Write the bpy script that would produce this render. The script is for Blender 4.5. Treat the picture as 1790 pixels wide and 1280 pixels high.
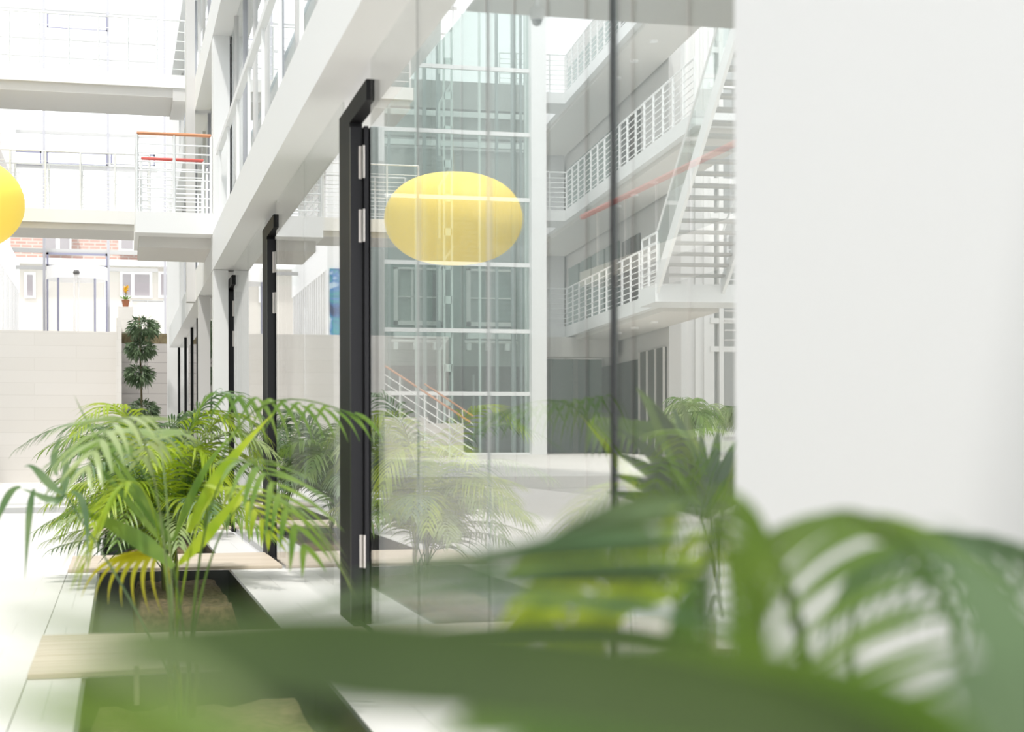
import bpy, math, random
from mathutils import Vector, Matrix
C = bpy.context
for o in list(bpy.data.objects): bpy.data.objects.remove(o)
R = math.radians
rnd = random.Random(7)

# ---------------------------------------------------------------- camera, light
F, CX, HY, H, YAW = 2764.0, 895.0, 770.0, 1.12, R(14)
cam = bpy.data.objects.new('camera', bpy.data.cameras.new('camera'))
C.scene.collection.objects.link(cam); C.scene.camera = cam
cam.location = (0, 0, H); cam.rotation_euler = (R(90), R(0.12), -YAW)
cam.data.sensor_width = 36; cam.data.lens = F / 1790 * 36
cam.data.shift_y = (HY - 640) / 1790
cam.data.clip_start = .02; cam.data.clip_end = 400
cam.data.dof.use_dof = True; cam.data.dof.focus_distance = 21; cam.data.dof.aperture_fstop = 2.7

w = bpy.data.worlds.new('sky'); C.scene.world = w; w.use_nodes = True
bg = w.node_tree.nodes['Background']
bg.inputs[0].default_value = (.965, .98, 1, 1); bg.inputs[1].default_value = 1.0
sun = bpy.data.objects.new('sun', bpy.data.lights.new('sun', 'SUN'))
C.scene.collection.objects.link(sun)
sun.data.energy = 1.45; sun.data.angle = R(3); sun.data.color = (1, .975, .93)
sun.rotation_euler = Vector((.24, .3, -.92)).to_track_quat('-Z', 'Y').to_euler()
vs = C.scene.view_settings
vs.view_transform = 'Standard'; vs.look = 'None'; vs.gamma = 1; vs.use_curve_mapping = False
vs.exposure = 1.1

def at(px, py, Y):                 # a point of the photo on the plane at depth Y
    th = YAW + math.atan((px - CX) / F); X = Y * math.tan(th)
    d = X * math.sin(YAW) + Y * math.cos(YAW)
    return Vector((X, Y, H + (HY - py) * d / F))
def atd(px, py, d):                # the same at distance d along the optical axis
    r = (px - CX) / F * d; z = H + (HY - py) / F * d
    return Vector((r * math.cos(YAW) + d * math.sin(YAW), d * math.cos(YAW) - r * math.sin(YAW), z))

# ---------------------------------------------------------------- materials
M = {}
def mat(name, col, rough=.6, metal=0, spec=.5):
    m = bpy.data.materials.new(name); m.use_nodes = True
    b = m.node_tree.nodes['Principled BSDF']
    b.inputs['Base Color'].default_value = (*col, 1); b.inputs['Roughness'].default_value = rough
    b.inputs['Metallic'].default_value = metal; b.inputs['Specular IOR Level'].default_value = spec
    M[name] = m; return m
def noisy(name, c1, c2, rough=.6, scale=(3, 3, 3), detail=4, bump=0):
    m = mat(name, c1, rough); nt = m.node_tree; b = nt.nodes['Principled BSDF']
    tc = nt.nodes.new('ShaderNodeTexCoord'); mp = nt.nodes.new('ShaderNodeMapping')
    n = nt.nodes.new('ShaderNodeTexNoise'); r = nt.nodes.new('ShaderNodeValToRGB')
    mp.inputs['Scale'].default_value = scale; n.inputs['Scale'].default_value = 1; n.inputs['Detail'].default_value = detail
    nt.links.new(tc.outputs['Object'], mp.inputs[0]); nt.links.new(mp.outputs[0], n.inputs['Vector'])
    nt.links.new(n.outputs[0], r.inputs[0])
    r.color_ramp.elements[0].position = .35; r.color_ramp.elements[1].position = .65
    r.color_ramp.elements[0].color = (*c1, 1); r.color_ramp.elements[1].color = (*c2, 1)
    nt.links.new(r.outputs[0], b.inputs['Base Color'])
    if bump:
        bp = nt.nodes.new('ShaderNodeBump'); bp.inputs['Strength'].default_value = bump
        nt.links.new(n.outputs[0], bp.inputs['Height']); nt.links.new(bp.outputs[0], b.inputs['Normal'])
    return m
def tiles(name, c1, c2, mortar, bw, bh, ms, axes='XZ', rough=.5):
    m = mat(name, c1, rough); nt = m.node_tree; b = nt.nodes['Principled BSDF']
    tc = nt.nodes.new('ShaderNodeTexCoord'); s = nt.nodes.new('ShaderNodeSeparateXYZ'); c = nt.nodes.new('ShaderNodeCombineXYZ')
    nt.links.new(tc.outputs['Object'], s.inputs[0])
    nt.links.new(s.outputs[axes[0]], c.inputs[0]); nt.links.new(s.outputs[axes[1]], c.inputs[1])
    k = nt.nodes.new('ShaderNodeTexBrick'); nt.links.new(c.outputs[0], k.inputs['Vector'])
    k.inputs['Color1'].default_value = (*c1, 1); k.inputs['Color2'].default_value = (*c2, 1); k.inputs['Mortar'].default_value = (*mortar, 1)
    k.inputs['Scale'].default_value = 1; k.inputs['Mortar Size'].default_value = ms
    k.inputs['Brick Width'].default_value = bw; k.inputs['Row Height'].default_value = bh
    nt.links.new(k.outputs[0], b.inputs['Base Color']); return m
def glass(name, ior, tint=(1, 1, 1), rough=0):
    m = bpy.data.materials.new(name); m.use_nodes = True; nt = m.node_tree
    for n in list(nt.nodes):
        if n.type != 'OUTPUT_MATERIAL': nt.nodes.remove(n)
    out = nt.nodes['Material Output']
    t = nt.nodes.new('ShaderNodeBsdfTransparent'); t.inputs[0].default_value = (*tint, 1)
    g = nt.nodes.new('ShaderNodeBsdfGlossy'); g.inputs['Roughness'].default_value = rough; g.inputs[0].default_value = (1, 1, 1, 1)
    f = nt.nodes.new('ShaderNodeFresnel'); f.inputs[0].default_value = ior
    geo = nt.nodes.new('ShaderNodeNewGeometry')       # undo the inside-the-pane case: the same Fresnel on both faces
    mx = nt.nodes.new('ShaderNodeMixShader')
    iv = nt.nodes.new('ShaderNodeMath'); iv.operation = 'MULTIPLY_ADD'
    iv.inputs[1].default_value = (1 / ior - ior) * 1.0; iv.inputs[2].default_value = ior
    # Blender inverts the ior on back faces; feed 1/ior there so both faces reflect alike
    nt.links.new(geo.outputs['Backfacing'], iv.inputs[0]); nt.links.new(iv.outputs[0], f.inputs[0])
    nt.links.new(f.outputs[0], mx.inputs[0]); nt.links.new(t.outputs[0], mx.inputs[1]); nt.links.new(g.outputs[0], mx.inputs[2])
    nt.links.new(mx.outputs[0], out.inputs[0]); M[name] = m; return m
def leaf(name, c1, c2, trans=.35, rough=.38):
    m = noisy(name, c1, c2, rough, (5, 5, 5), 2); nt = m.node_tree
    b = nt.nodes['Principled BSDF']; out = nt.nodes['Material Output']
    tr = nt.nodes.new('ShaderNodeBsdfTranslucent'); mx = nt.nodes.new('ShaderNodeMixShader'); mx.inputs[0].default_value = trans
    src = b.inputs['Base Color'].links[0].from_socket
    nt.links.new(src, tr.inputs[0]); nt.links.new(b.outputs[0], mx.inputs[1]); nt.links.new(tr.outputs[0], mx.inputs[2])
    nt.links.new(mx.outputs[0], out.inputs[0]); return m

mat('white', (.9, .895, .885), .6)
mat('white_wall', (.79, .79, .795), .7)
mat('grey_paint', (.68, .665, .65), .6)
mat('tread_grey', (.5, .5, .49), .6)
mat('mullion_grey', (.46, .46, .49), .5)
mat('steel_white', (.84, .85, .85), .35)
mat('black', (.006, .006, .007), .55, 0, .25)
mat('black_satin', (.014, .014, .017), .4, 0, .35)
mat('silver', (.75, .7, .66), .3, .9)
mat('steel', (.42, .44, .45), .4)
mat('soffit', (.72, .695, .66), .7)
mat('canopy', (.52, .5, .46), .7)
mat('orange_wood', (.62, .27, .13), .45)
mat('red_rail', (.62, .1, .08), .4)
mat('grey_green', (.30, .34, .32), .4)
mat('green_pane', (.2, .27, .245), .25)
mat('dark_pane', (.055, .06, .062), .3)
mat('dark_grey', (.09, .088, .085), .5)
mat('concrete', (.42, .42, .41), .8)
mat('lilac', (.27, .27, .36), .4)
mat('cream', (.62, .585, .53), .8)
m = mat('yellow_shade', (.95, .70, .11), .6); m.node_tree.nodes['Principled BSDF'].inputs['Emission Color'].default_value = (1, .72, .12, 1); m.node_tree.nodes['Principled BSDF'].inputs['Emission Strength'].default_value = .22
mat('curtain', (.36, .33, .34), .8)
mat('terracotta', (.35, .13, .06), .7)
mat('yellow_petal', (.95, .6, .03), .5)
mat('roof_grey', (.32, .33, .35), .6)
mat('lens_dark', (.02, .02, .02), .1)
tiles('stone_wall', (.74, .705, .665), (.71, .675, .63), (.64, .605, .56), 2.2, .34, .006)
tiles('stone_step', (.44, .42, .40), (.38, .365, .35), (.28, .27, .26), 1.4, .3, .01)  # darkened grey: the shade over the stair is put into the stone colour
tiles('floor_stone', (.72, .705, .685), (.69, .675, .655), (.6, .58, .56), 1.2, .6, .003, 'XY', .42)
tiles('kerb_stone', (.71, .70, .68), (.68, .665, .645), (.55, .54, .52), .6, 1.1, .004, 'XY', .4)
noisy('slab_stone', (.52, .43, .33), (.64, .56, .46), .5, (.6, 14, 1))
tiles('brick', (.36, .19, .15), (.4, .24, .2), (.42, .36, .32), .5, .16, .03)
noisy('soil', (.07, .045, .025), (.16, .11, .06), .95, (28, 28, 28), 6, .6)
noisy('moss', (.09, .09, .03), (.16, .13, .06), .95, (24, 24, 24), 6, .8)
mat('tray', (.05, .055, .05), .2)
noisy('bark', (.12, .09, .05), (.2, .17, .09), .8, (20, 20, 6))
noisy('stem', (.10, .12, .035), (.2, .22, .07), .5, (9, 9, 9))
leaf('leaf_bright', (.26, .40, .02), (.46, .56, .04), .5, .35)
leaf('leaf_green', (.11, .22, .03), (.2, .31, .045), .42, .33)
leaf('leaf_cool', (.10, .19, .075), (.19, .28, .12), .35, .3)
leaf('leaf_deep', (.05, .09, .02), (.085, .135, .03), .32, .38)
leaf('leaf_pale', (.24, .34, .12), (.36, .44, .18), .4, .3)
leaf('leaf_dark', (.03, .07, .02), (.08, .13, .04), .25, .35)
leaf('leaf_topiary', (.05, .09, .04), (.22, .30, .17), .25, .35)
leaf('leaf_yellow', (.62, .55, .02), (.5, .5, .03), .45, .4)
glass('glass', 1.9, (.90, .91, .902))
glass('glass_upper', 1.45, (.9, .93, .94))
glass('glass_clear', 1.3, (.98, .99, .985))
glass('glass_green', 1.4, (.87, .925, .905))
# abstract poster
m = mat('poster_art', (.1, .3, .5), .4); nt = m.node_tree; b = nt.nodes['Principled BSDF']
tc = nt.nodes.new('ShaderNodeTexCoord'); n = nt.nodes.new('ShaderNodeTexNoise'); r = nt.nodes.new('ShaderNodeValToRGB')
n.inputs['Scale'].default_value = 1.6; n.inputs['Distortion'].default_value = 1.5
nt.links.new(tc.outputs['Object'], n.inputs['Vector']); nt.links.new(n.outputs[0], r.inputs[0]); nt.links.new(r.outputs[0], b.inputs['Base Color'])
cr = r.color_ramp; cr.elements[0].position = .3; cr.elements[0].color = (.01, .03, .12, 1); cr.elements[1].position = .7; cr.elements[1].color = (.6, .75, .8, 1)
for p, c in ((.42, (.02, .12, .35, 1)), (.5, (.03, .3, .33, 1)), (.58, (.05, .2, .5, 1))): cr.elements.new(p).color = c

# ---------------------------------------------------------------- mesh helpers
def link(o): C.scene.collection.objects.link(o); return o
class MB:
    def __init__(s): s.v = []; s.f = []
    def add(s, v, f):
        n = len(s.v); s.v += [tuple(p) for p in v]; s.f += [tuple(i + n for i in q) for q in f]; return s
    def box(s, x0, x1, y0, y1, z0, z1):
        v = [(x, y, z) for x in (x0, x1) for y in (y0, y1) for z in (z0, z1)]
        return s.add(v, [(0, 1, 3, 2), (4, 6, 7, 5), (0, 4, 5, 1), (2, 3, 7, 6), (0, 2, 6, 4), (1, 5, 7, 3)])
    def hexa(s, p):               # eight corners: bottom four, top four
        return s.add(p, [(3, 2, 1, 0), (4, 5, 6, 7), (0, 1, 5, 4), (1, 2, 6, 5), (2, 3, 7, 6), (3, 0, 4, 7)])
    def tube(s, pts, r, n=8, r1=None, caps=True):
        pts = [Vector(p) for p in pts]; k = len(pts); r1 = r if r1 is None else r1; base = len(s.v)
        prev = None
        for i, p in enumerate(pts):
            t = (pts[min(i + 1, k - 1)] - pts[max(i - 1, 0)]).normalized()
            a = prev if prev else (Vector((0, 0, 1)) if abs(t.z) < .9 else Vector((1, 0, 0)))
            u = (a - t * a.dot(t)).normalized(); prev = u; q = t.cross(u)
            rr = r + (r1 - r) * i / max(k - 1, 1)
            for j in range(n):
                an = 2 * math.pi * j / n; c = p + (u * math.cos(an) + q * math.sin(an)) * rr; s.v.append(tuple(c))
        for i in range(k - 1):
            for j in range(n):
                j2 = (j + 1) % n; s.f.append((base + i * n + j, base + i * n + j2, base + (i + 1) * n + j2, base + (i + 1) * n + j))
        if caps:
            s.f.append(tuple(base + j for j in reversed(range(n)))); s.f.append(tuple(base + (k - 1) * n + j for j in range(n)))
        return s
    def lathe(s, prof, c=(0, 0, 0), n=24):
        base = len(s.v)
        for (r, z) in prof:
            for j in range(n):
                a = 2 * math.pi * j / n; s.v.append((c[0] + r * math.cos(a), c[1] + r * math.sin(a), c[2] + z))
        for i in range(len(prof) - 1):
            for j in range(n):
                j2 = (j + 1) % n; s.f.append((base + i * n + j, base + i * n + j2, base + (i + 1) * n + j2, base + (i + 1) * n + j))
        s.f.append(tuple(base + j for j in reversed(range(n)))); s.f.append(tuple(base + (len(prof) - 1) * n + j for j in range(n)))
        return s
    def build(s, name, m, parent=None, smooth=False, bevel=0, off=None):
        me = bpy.data.meshes.new(name)
        v = s.v if off is None else [(p[0] - off[0], p[1] - off[1], p[2] - off[2]) for p in s.v]
        me.from_pydata(v, [], s.f); me.materials.append(M[m] if isinstance(m, str) else m); me.update()
        if smooth: me.shade_smooth()
        o = link(bpy.data.objects.new(name, me)); o.parent = parent
        if off is not None and parent is None: o.location = off
        if bevel:
            b = o.modifiers.new('bevel', 'BEVEL'); b.width = bevel; b.segments = 2; b.limit_method = 'ANGLE'
        return o
def BX(*a): return MB().box(*a)
def tag(o, label, cat, group=None, kind=None):
    o['label'] = label; o['category'] = cat
    if group: o['group'] = group
    if kind: o['kind'] = kind
    return o
def thing(name, label, cat, loc=(0, 0, 0), rz=0, group=None, kind=None):
    o = link(bpy.data.objects.new(name, None)); o.location = loc; o.rotation_euler = (0, 0, rz); o.empty_display_size = .1
    return tag(o, label, cat, group, kind)
def struct(o, label=None, cat=None):
    o['kind'] = 'structure'
    if label: o['label'] = label; o['category'] = cat
    return o

G = 1.42            # the plane of the glass front
XB = 1.185          # outer face of its beams
# ---------------------------------------------------------------- floors
struct(BX(-14, -.42, -3, 45, -.3, 0).build('floor', 'floor_stone'), 'pale stone paving of the atrium left of the planters', 'floor')
PL, PR = -.17, .95
slabs = [(1.4, 2.9), (7.76, 9.27), (13.95, 15.6), (20.3, 21.8), (26.6, 28.1), (33, 34.5)]
mb = MB()
mb.box(-.415, PL, -3, 45, -.3, 0)
struct(mb.build('floor_left_border', 'kerb_stone'), 'pale stone border strip left of the planters', 'floor')
struct(BX(PR, G - .06, -3, 45, -.3, 0).build('floor_right_border', 'kerb_stone'), 'pale stone kerb strip between the planters and the glass front', 'floor')
struct(BX(PL, PR, 34.5, 45, -.3, 0).build('floor_back_strip', 'kerb_stone'), 'pale paving beyond the last planter', 'floor')
struct(BX(G - .06, 17, -3, 14, -.3, -.002).build('floor_hall', 'floor_stone'), 'pale stone floor of the hall behind the glass', 'floor')
struct(BX(2.1, 17, 14, 47, -.3, .79).build('floor_platform', 'stone_wall'), 'raised pale stone platform in the hall behind the glass', 'floor')
# planters between the slabs
for i, (a, b) in enumerate(slabs):
    o = BX(-.415 if i != 4 else -.415, G - .02, a, b, .0, .03).build('stone_slab', 'slab_stone', bevel=.006, off=(0, a, 0))
    tag(o, ['beige stone slab across the planter nearest the camera', 'beige veined stone slab crossing the planter at lower left',
            'beige stone slab beyond the bushy palm, running up to the glass', 'beige slab crossing the planter behind the third palm',
            'far beige slab before the fourth palm', 'farthest beige slab at the end of the planters'][i], 'stone slab', 'stone slabs bridging the planters')
spans = [(-3, 1.4), (2.9, 7.76), (9.27, 13.95), (15.6, 20.3), (21.8, 26.6), (28.1, 33)]
for i, (a, b) in enumerate(spans):
    t = thing('planter_trough', ['sunken planter under the camera', 'sunken planter at the bottom left with mossy soil', 'dark sunken planter holding the bushy palm before the beige slab',
              'dark sunken planter beyond the beige slab', 'far sunken planter with a palm', 'farthest sunken planter before the stone wall'][i], 'planter', (0, a, 0), group='sunken planters beside the glass front')
    L = b - a
    mb = MB(); mb.box(PL, PR, 0, L, -.3, -.24); mb.box(PL, PL + .02, 0, L, -.24, -.001); mb.box(PR - .02, PR, 0, L, -.24, -.001)
    mb.box(PL + .02, PR - .02, 0, .02, -.24, -.001); mb.box(PL + .02, PR - .02, L - .02, L, -.24, -.001); mb.build('tray', 'tray', t)
    if i < 2: s0, s1, x0 = .02, L - .35, PL + .02
    else: s0, s1, x0 = L * .45, L - .12, PL + .28
    # lumpy soil
    mb = MB(); nx, ny = 14, 26; vs_ = []
    for q in range(ny + 1):
        for p in range(nx + 1):
            x = x0 + (PR - .1 - x0) * p / nx; y = s0 + (s1 - s0) * q / ny
            e = min(p, nx - p, q, ny - q)
            vs_.append((x, y, -.24 if e == 0 else -.07 + rnd.uniform(-.012, .02)))
    mb.add(vs_, [(q * (nx + 1) + p, q * (nx + 1) + p + 1, (q + 1) * (nx + 1) + p + 1, (q + 1) * (nx + 1) + p) for q in range(ny) for p in range(nx)])
    mb.build('soil', 'moss' if i < 2 else 'soil', t, smooth=True)

# ---------------------------------------------------------------- near right wall, glass front
struct(BX(G - .06, G + .25, -3, 3.36, -.3, 6.3).build('wall_right', 'white_wall'), 'plain white wall filling the right of the view', 'wall')
ys = [3.36, 4.45, 6.07, 7.58, 9.02]
k = 0
names = ['pane', 'pane', 'pane', 'pane']
labs = ['tall clear glass pane next to the white wall, right of the black joint', 'tall glass pane left of the black joint', 'tall glass pane in the middle of the near glass front', 'tall glass pane just right of the nearest black door']
k = 1
for i in range(4):
    o = BX(G - .006, G + .006, ys[i] + .004, ys[i + 1] - .004, -.02, 3.31).build('window_%d' % k, 'glass'); k += 1
    struct(o, labs[i], 'window')
doorY = [9.02, 14.6, 20.05]
for i in range(3):
    y0 = doorY[i] + 1.15; y1 = doorY[i + 1] if i < 2 else 45
    y1 = min(y1, 26) if i == 2 else y1
    ym = (y0 + y1) / 2
    for j, (a, b) in enumerate(((y0, ym), (ym, y1))):
        o = BX(G - .006, G + .006, a + .004, b - .004, -.02, 3.31).build('window_%d' % k, 'glass'); k += 1
        struct(o, ['mirror-like glass pane %s the %s black door' % (('just beyond', 'farther beyond')[j], ('nearest', 'middle', 'farthest')[i])][0], 'window')
o = BX(G - .01, G + .01, 4.444, 4.454, -.02, 3.31).build('trim_1', 'black_satin'); struct(o, 'black vertical joint between two glass panes', 'trim')
for q, y in enumerate((6.07, 7.58)):
    o = BX(G - .006, G + .006, y - .0015, y + .0015, -.02, 3.31).build('trim_%d' % (q + 2), 'tread_grey'); struct(o, ['thin grey joint between the glass panes, the nearer one', 'thin grey joint between the glass panes, the farther one'][q], 'trim')
# doors
for i, y in enumerate(doorY):
    t = thing('door_%d' % (i + 1), ['nearest and largest black folding door frame in the glass front', 'middle black folding door frame in the glass front', 'farthest black folding door frame in the glass front'][i], 'door', (G, y, 0), kind='structure', group='black doors in the glass front')
    BX(-.03, .05, .68, 1.15, -.0, 3.2).build('fixed_panel', 'black', t, bevel=.004)
    BX(-.03, .05, 0, .68, 3.08, 3.2).build('frame_head', 'black', t)
    BX(-.03, .03, 0, .68, -.02, .02).build('threshold', 'black', t)
    mb = MB(); mb.box(-.03, .04, .64, .68, 0, 3.05); mb.box(.05, .075, .60, .68, 0, 3.05); mb.box(.09, .14, .62, .70, 0, 3.05); mb.box(.03, .14, .665, .70, 0, 3.05)
    fl = mb.build('folded_leaf', 'black_satin', t)
    for z in (.34, 2.34, 2.73):
        mb = MB(); mb.tube([(.045, .60, z), (.045, .60, z + .2)], .008, 10); mb.box(.02, .04, .632, .64, z, z + .2)
        mb.build('hinge', 'silver', fl)
# beams of the facade
struct(BX(XB, G + .3, -3, 38, 3.315, 3.79).build('trim_4', 'white'), 'long white beam over the glass front', 'beam')
struct(BX(XB, G + .3, -3, 38, 6.3, 6.8).build('trim_5', 'white'), 'second floor white beam of the facade', 'beam')
struct(BX(XB, G + .3, 10, 38, 9.3, 9.8).build('trim_6', 'white'), 'third floor white beam of the facade', 'beam')
struct(BX(G + .02, G + .3, 21, 38, 9.8, 12.5).build('wall_upper', 'white'), 'white top storey of the facade', 'wall')
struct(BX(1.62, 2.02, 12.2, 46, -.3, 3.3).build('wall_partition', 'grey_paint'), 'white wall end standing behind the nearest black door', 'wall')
struct(BX(1.62, 2.0, -1, 46, 3.8, 9.3).build('wall_inner', 'white'), 'white wall inside the upper rooms', 'wall')
# columns
o = BX(1.19, 1.40, 20.5, 20.85, 3.79, 13).build('column', 'white', off=(1.19, 20.5, 3.79)); tag(o, 'broad white column rising beside the footbridge landing', 'column')
o = BX(1.19, 1.38, 20.55, 20.8, 0, 3.31).build('column', 'white'); tag(o, 'white column under the beam just past the farthest black door', 'column')
o = BX(1.19, 1.36, 24.3, 24.6, -.0, 3.31).build('column', 'grey_paint'); tag(o, 'grey-shaded pillar below the landing, left of the white column', 'column')  # shaded side of the column, its shade put into the grey
o = BX(1.05, 1.185, 25.2, 25.5, 3.3, 13).build('column', 'grey_paint'); tag(o, 'grey-shaded narrow column above the landing, left of the white column', 'column')  # grey colour carries the shade on this column face
# upper windows first floor
def upper(y0, y1, z0, z1, step, lab, n):
    t = thing('window_%d' % n, lab, 'window', (G, y0, z0), kind='structure')
    BX(-.005, .005, 0, y1 - y0, 0, z1 - z0).build('glass_pane', 'glass_upper', t)
    BX(.05, .07, 0, y1 - y0, 0, z1 - z0).build('white_backing', 'white', t)  # white sheet added close behind the glass to make the windows bright
    y = 0; i = 0
    while y < y1 - y0:
        BX(-.03, .04, y, y + (.035 if i % 3 else .06), 0, z1 - z0).build('mullion', 'grey_paint' if i % 3 else 'mullion_grey', t); y += step; i += 1
upper(6, 20.5, 3.79, 6.3, 1.35, 'first floor window band above the long white beam', 20)
upper(20.9, 38, 3.79, 6.3, 1.5, 'first floor window band beyond the white column', 21)
upper(20.9, 38, 6.8, 9.3, 1.5, 'second floor window band beyond the white column', 22)
upper(20.9, 38, 9.8, 12.4, 1.5, 'top floor window band beyond the white column', 23)
t = thing('sill_railing', 'white railing in front of the first floor windows', 'railing', (XB + .06, 8, 3.79))
BX(-.03, .03, 0, 12.4, .96, 1.03).build('handrail', 'white', t)
for i in range(9): BX(-.015, .015, i * 1.5, i * 1.5 + .04, 0, .96).build('post', 'white', t)
# far lower windows, dark frames
t = thing('window_24', 'far dark-framed window under the facade beam beyond the pillars', 'window', (G - .02, 26.1, 0), kind='structure')
BX(-.004, .004, 0, 11.8, 0, 3.31).build('glass_pane', 'glass', t)
for y in (.0, 2.6, 5.0, 8.0, 11.7): BX(-.03, .03, y, y + .12, 0, 3.31).build('mullion', 'black', t)
struct(BX(1.15, 1.6, 38.5, 38.8, -.3, 13).build('wall_far_corner', 'white'), 'white wall end at the far end of the facade', 'wall')

# ---------------------------------------------------------------- railings
def railing(parent, p0, p1, h=1.0, posts=6, rails=7, pr=.018, rr=.009, top='orange_wood', m='steel_white', tr=.022):
    p0, p1 = Vector(p0), Vector(p1); up = Vector((0, 0, 1))
    for i in range(posts):
        p = p0.lerp(p1, i / (posts - 1)); MB().tube([p, p + up * h], pr, 6).build('post', m, parent)
    for j in range(rails):
        z = up * (h * (j + .7) / (rails + .9)); MB().tube([p0 + z, p1 + z], rr, 6).build('rail', m, parent)
    MB().tube([p0 + up * h, p1 + up * h], tr, 8).build('handrail', top, parent)
# landing and lower bridge
t = thing('footbridge_landing', 'white footbridge landing with orange handrails joining the white column', 'footbridge', (0, 0, 3.79))
a = at(237, 430, 20.8); b_ = at(371, 430, 20.8)
x0, x1 = a.x, 1.19
BX(x0, x1, 20.6, 22.6, -.02, .25).build('deck', 'white', t)
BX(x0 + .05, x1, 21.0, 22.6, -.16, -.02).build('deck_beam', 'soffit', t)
railing(t, (x0 + .02, 20.65, .25), (x1 - .02, 20.65, .25), 1.0, 3, 8)
railing(t, (x0 + .1, 22.5, .25), (x1 - .02, 22.5, .25), 1.0, 3, 8, top='red_rail')
railing(t, (x0 + .03, 20.75, .25), (x0 + .03, 22.4, .25), .97, 2, 8, top='steel_white')
t = thing('footbridge', 'lower white footbridge crossing the atrium on the left', 'footbridge', (0, 0, 4.72))
BX(-2.3, x0 + .3, 27.0, 28.4, 0, .22).build('deck', 'white', t)
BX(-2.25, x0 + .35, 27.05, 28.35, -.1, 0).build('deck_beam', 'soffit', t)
railing(t, (-2.25, 27.05, .22), (x0 + .3, 27.05, .22), .95, 6, 6, top='steel_white', tr=.014, rr=.006)
railing(t, (-2.25, 28.35, .22), (x0 + .3, 28.35, .22), .95, 6, 6, top='steel_white', tr=.014, rr=.006)
t = thing('footbridge', 'upper white footbridge high across the atrium on the left', 'footbridge', (0, 0, 7.2))
BX(-2.3, 1.18, 27.8, 29.6, 0, .22).build('deck', 'white', t)
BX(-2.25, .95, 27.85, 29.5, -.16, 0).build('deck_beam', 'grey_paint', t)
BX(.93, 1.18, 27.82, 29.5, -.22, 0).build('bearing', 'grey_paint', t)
railing(t, (-2.25, 27.85, .22), (1.15, 27.85, .22), .95, 8, 5, top='steel_white', tr=.012, rr=.006)

# ---------------------------------------------------------------- far end: stone wall, stair, entrance
struct(BX(-14, 0.0, 45, 58, -.3, 4.14).build('wall_stone', 'stone_wall'), 'wide beige stone retaining wall below the entrance', 'wall')
struct(BX(1.35, 3, 46.5, 58, -.3, 4.14).build('floor_entrance', 'stone_wall'), 'entrance level right of the stair', 'floor')
o = BX(-.03, .1, 42, 45, 0, 4.3).build('stair_cheek', 'stone_wall', off=(0, 42, 0)); tag(o, 'narrow pale stone cheek wall at the right edge of the stone wall', 'cheek wall')
o = BX(.02, .42, 45.02, 45.5, 4.14, 4.84).build('stone_pedestal', 'stone_wall', off=(.02, 45.02, 4.14)); tag(o, 'beige stone pedestal carrying a potted yellow flower', 'pedestal')
t = thing('stone_stair', 'grey stone steps behind the topiary tree, climbing to the entrance', 'stair', (.1, 41, 0))
for i in range(14):
    zt = 4.14 * (i + 1) / 14
    BX(0, 1.25, .36 * i, 6 if i == 13 else .36 * (i + 1) + .05, 0 if i < 1 else zt - .32, zt).build('step', 'stone_step', t)
o = BX(1.36, 1.5, 39.5, 46, 0, 3.7).build('wall_stair_side', 'white'); struct(o, 'white side wall of the far stair', 'wall')
BX(.0, 1.25, 4.6, 4.66, 3.72, 4.145).build('recess_shade', 'bark', t)  # dark strip standing in for the shaded recess at the top step
# topiary
def ball(rad, n, L, W, m, cz, parent, cx=0, cy=0, name='leaf_ball'):
    mb = MB()
    for i in range(n):
        z = rnd.uniform(-1, 1); a = rnd.uniform(0, 2 * math.pi); s = math.sqrt(1 - z * z)
        d = Vector((s * math.cos(a), s * math.sin(a), z)); rr = rad * rnd.uniform(.4, .95)
        p = Vector((cx, cy, cz)) + Vector((d.x * rr, d.y * rr, d.z * rr * .68))
        dr = (d + Vector((rnd.uniform(-.5, .5), rnd.uniform(-.5, .5), rnd.uniform(-.9, .1)))).normalized()
        sd = dr.cross(Vector((rnd.uniform(-1, 1), rnd.uniform(-1, 1), rnd.uniform(-1, 1)))).normalized() * W
        l = L * rnd.uniform(.7, 1.2)
        mb.add([p, p + dr * l * .4 + sd, p + dr * l - Vector((0, 0, l * .25)), p + dr * l * .4 - sd], [(0, 1, 2, 3)])
    mb.build(name, m, parent)
t = thing('topiary_tree', 'tall topiary tree with four dark green leaf balls by the far steps', 'tree', (.52, 37.8, 0))
MB().tube([(0, 0, .3), (.02, 0, 2.1), (-.03, 0, 4.0)], .028, 8, .02).build('trunk', 'bark', t, True)
MB().lathe([(.2, 0), (.24, .32), (.22, .34), (.0, .33)], n=20).build('pot', 'dark_grey', t)
for (px, py, rr) in ((251, 571, .35), (246, 609, .31), (243, 653, .32), (250, 716, .35)):
    q = at(px, py, 37.8); ball(rr, 560, .15, .022, 'leaf_topiary', q.z, t, q.x - .52, 0)
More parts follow.
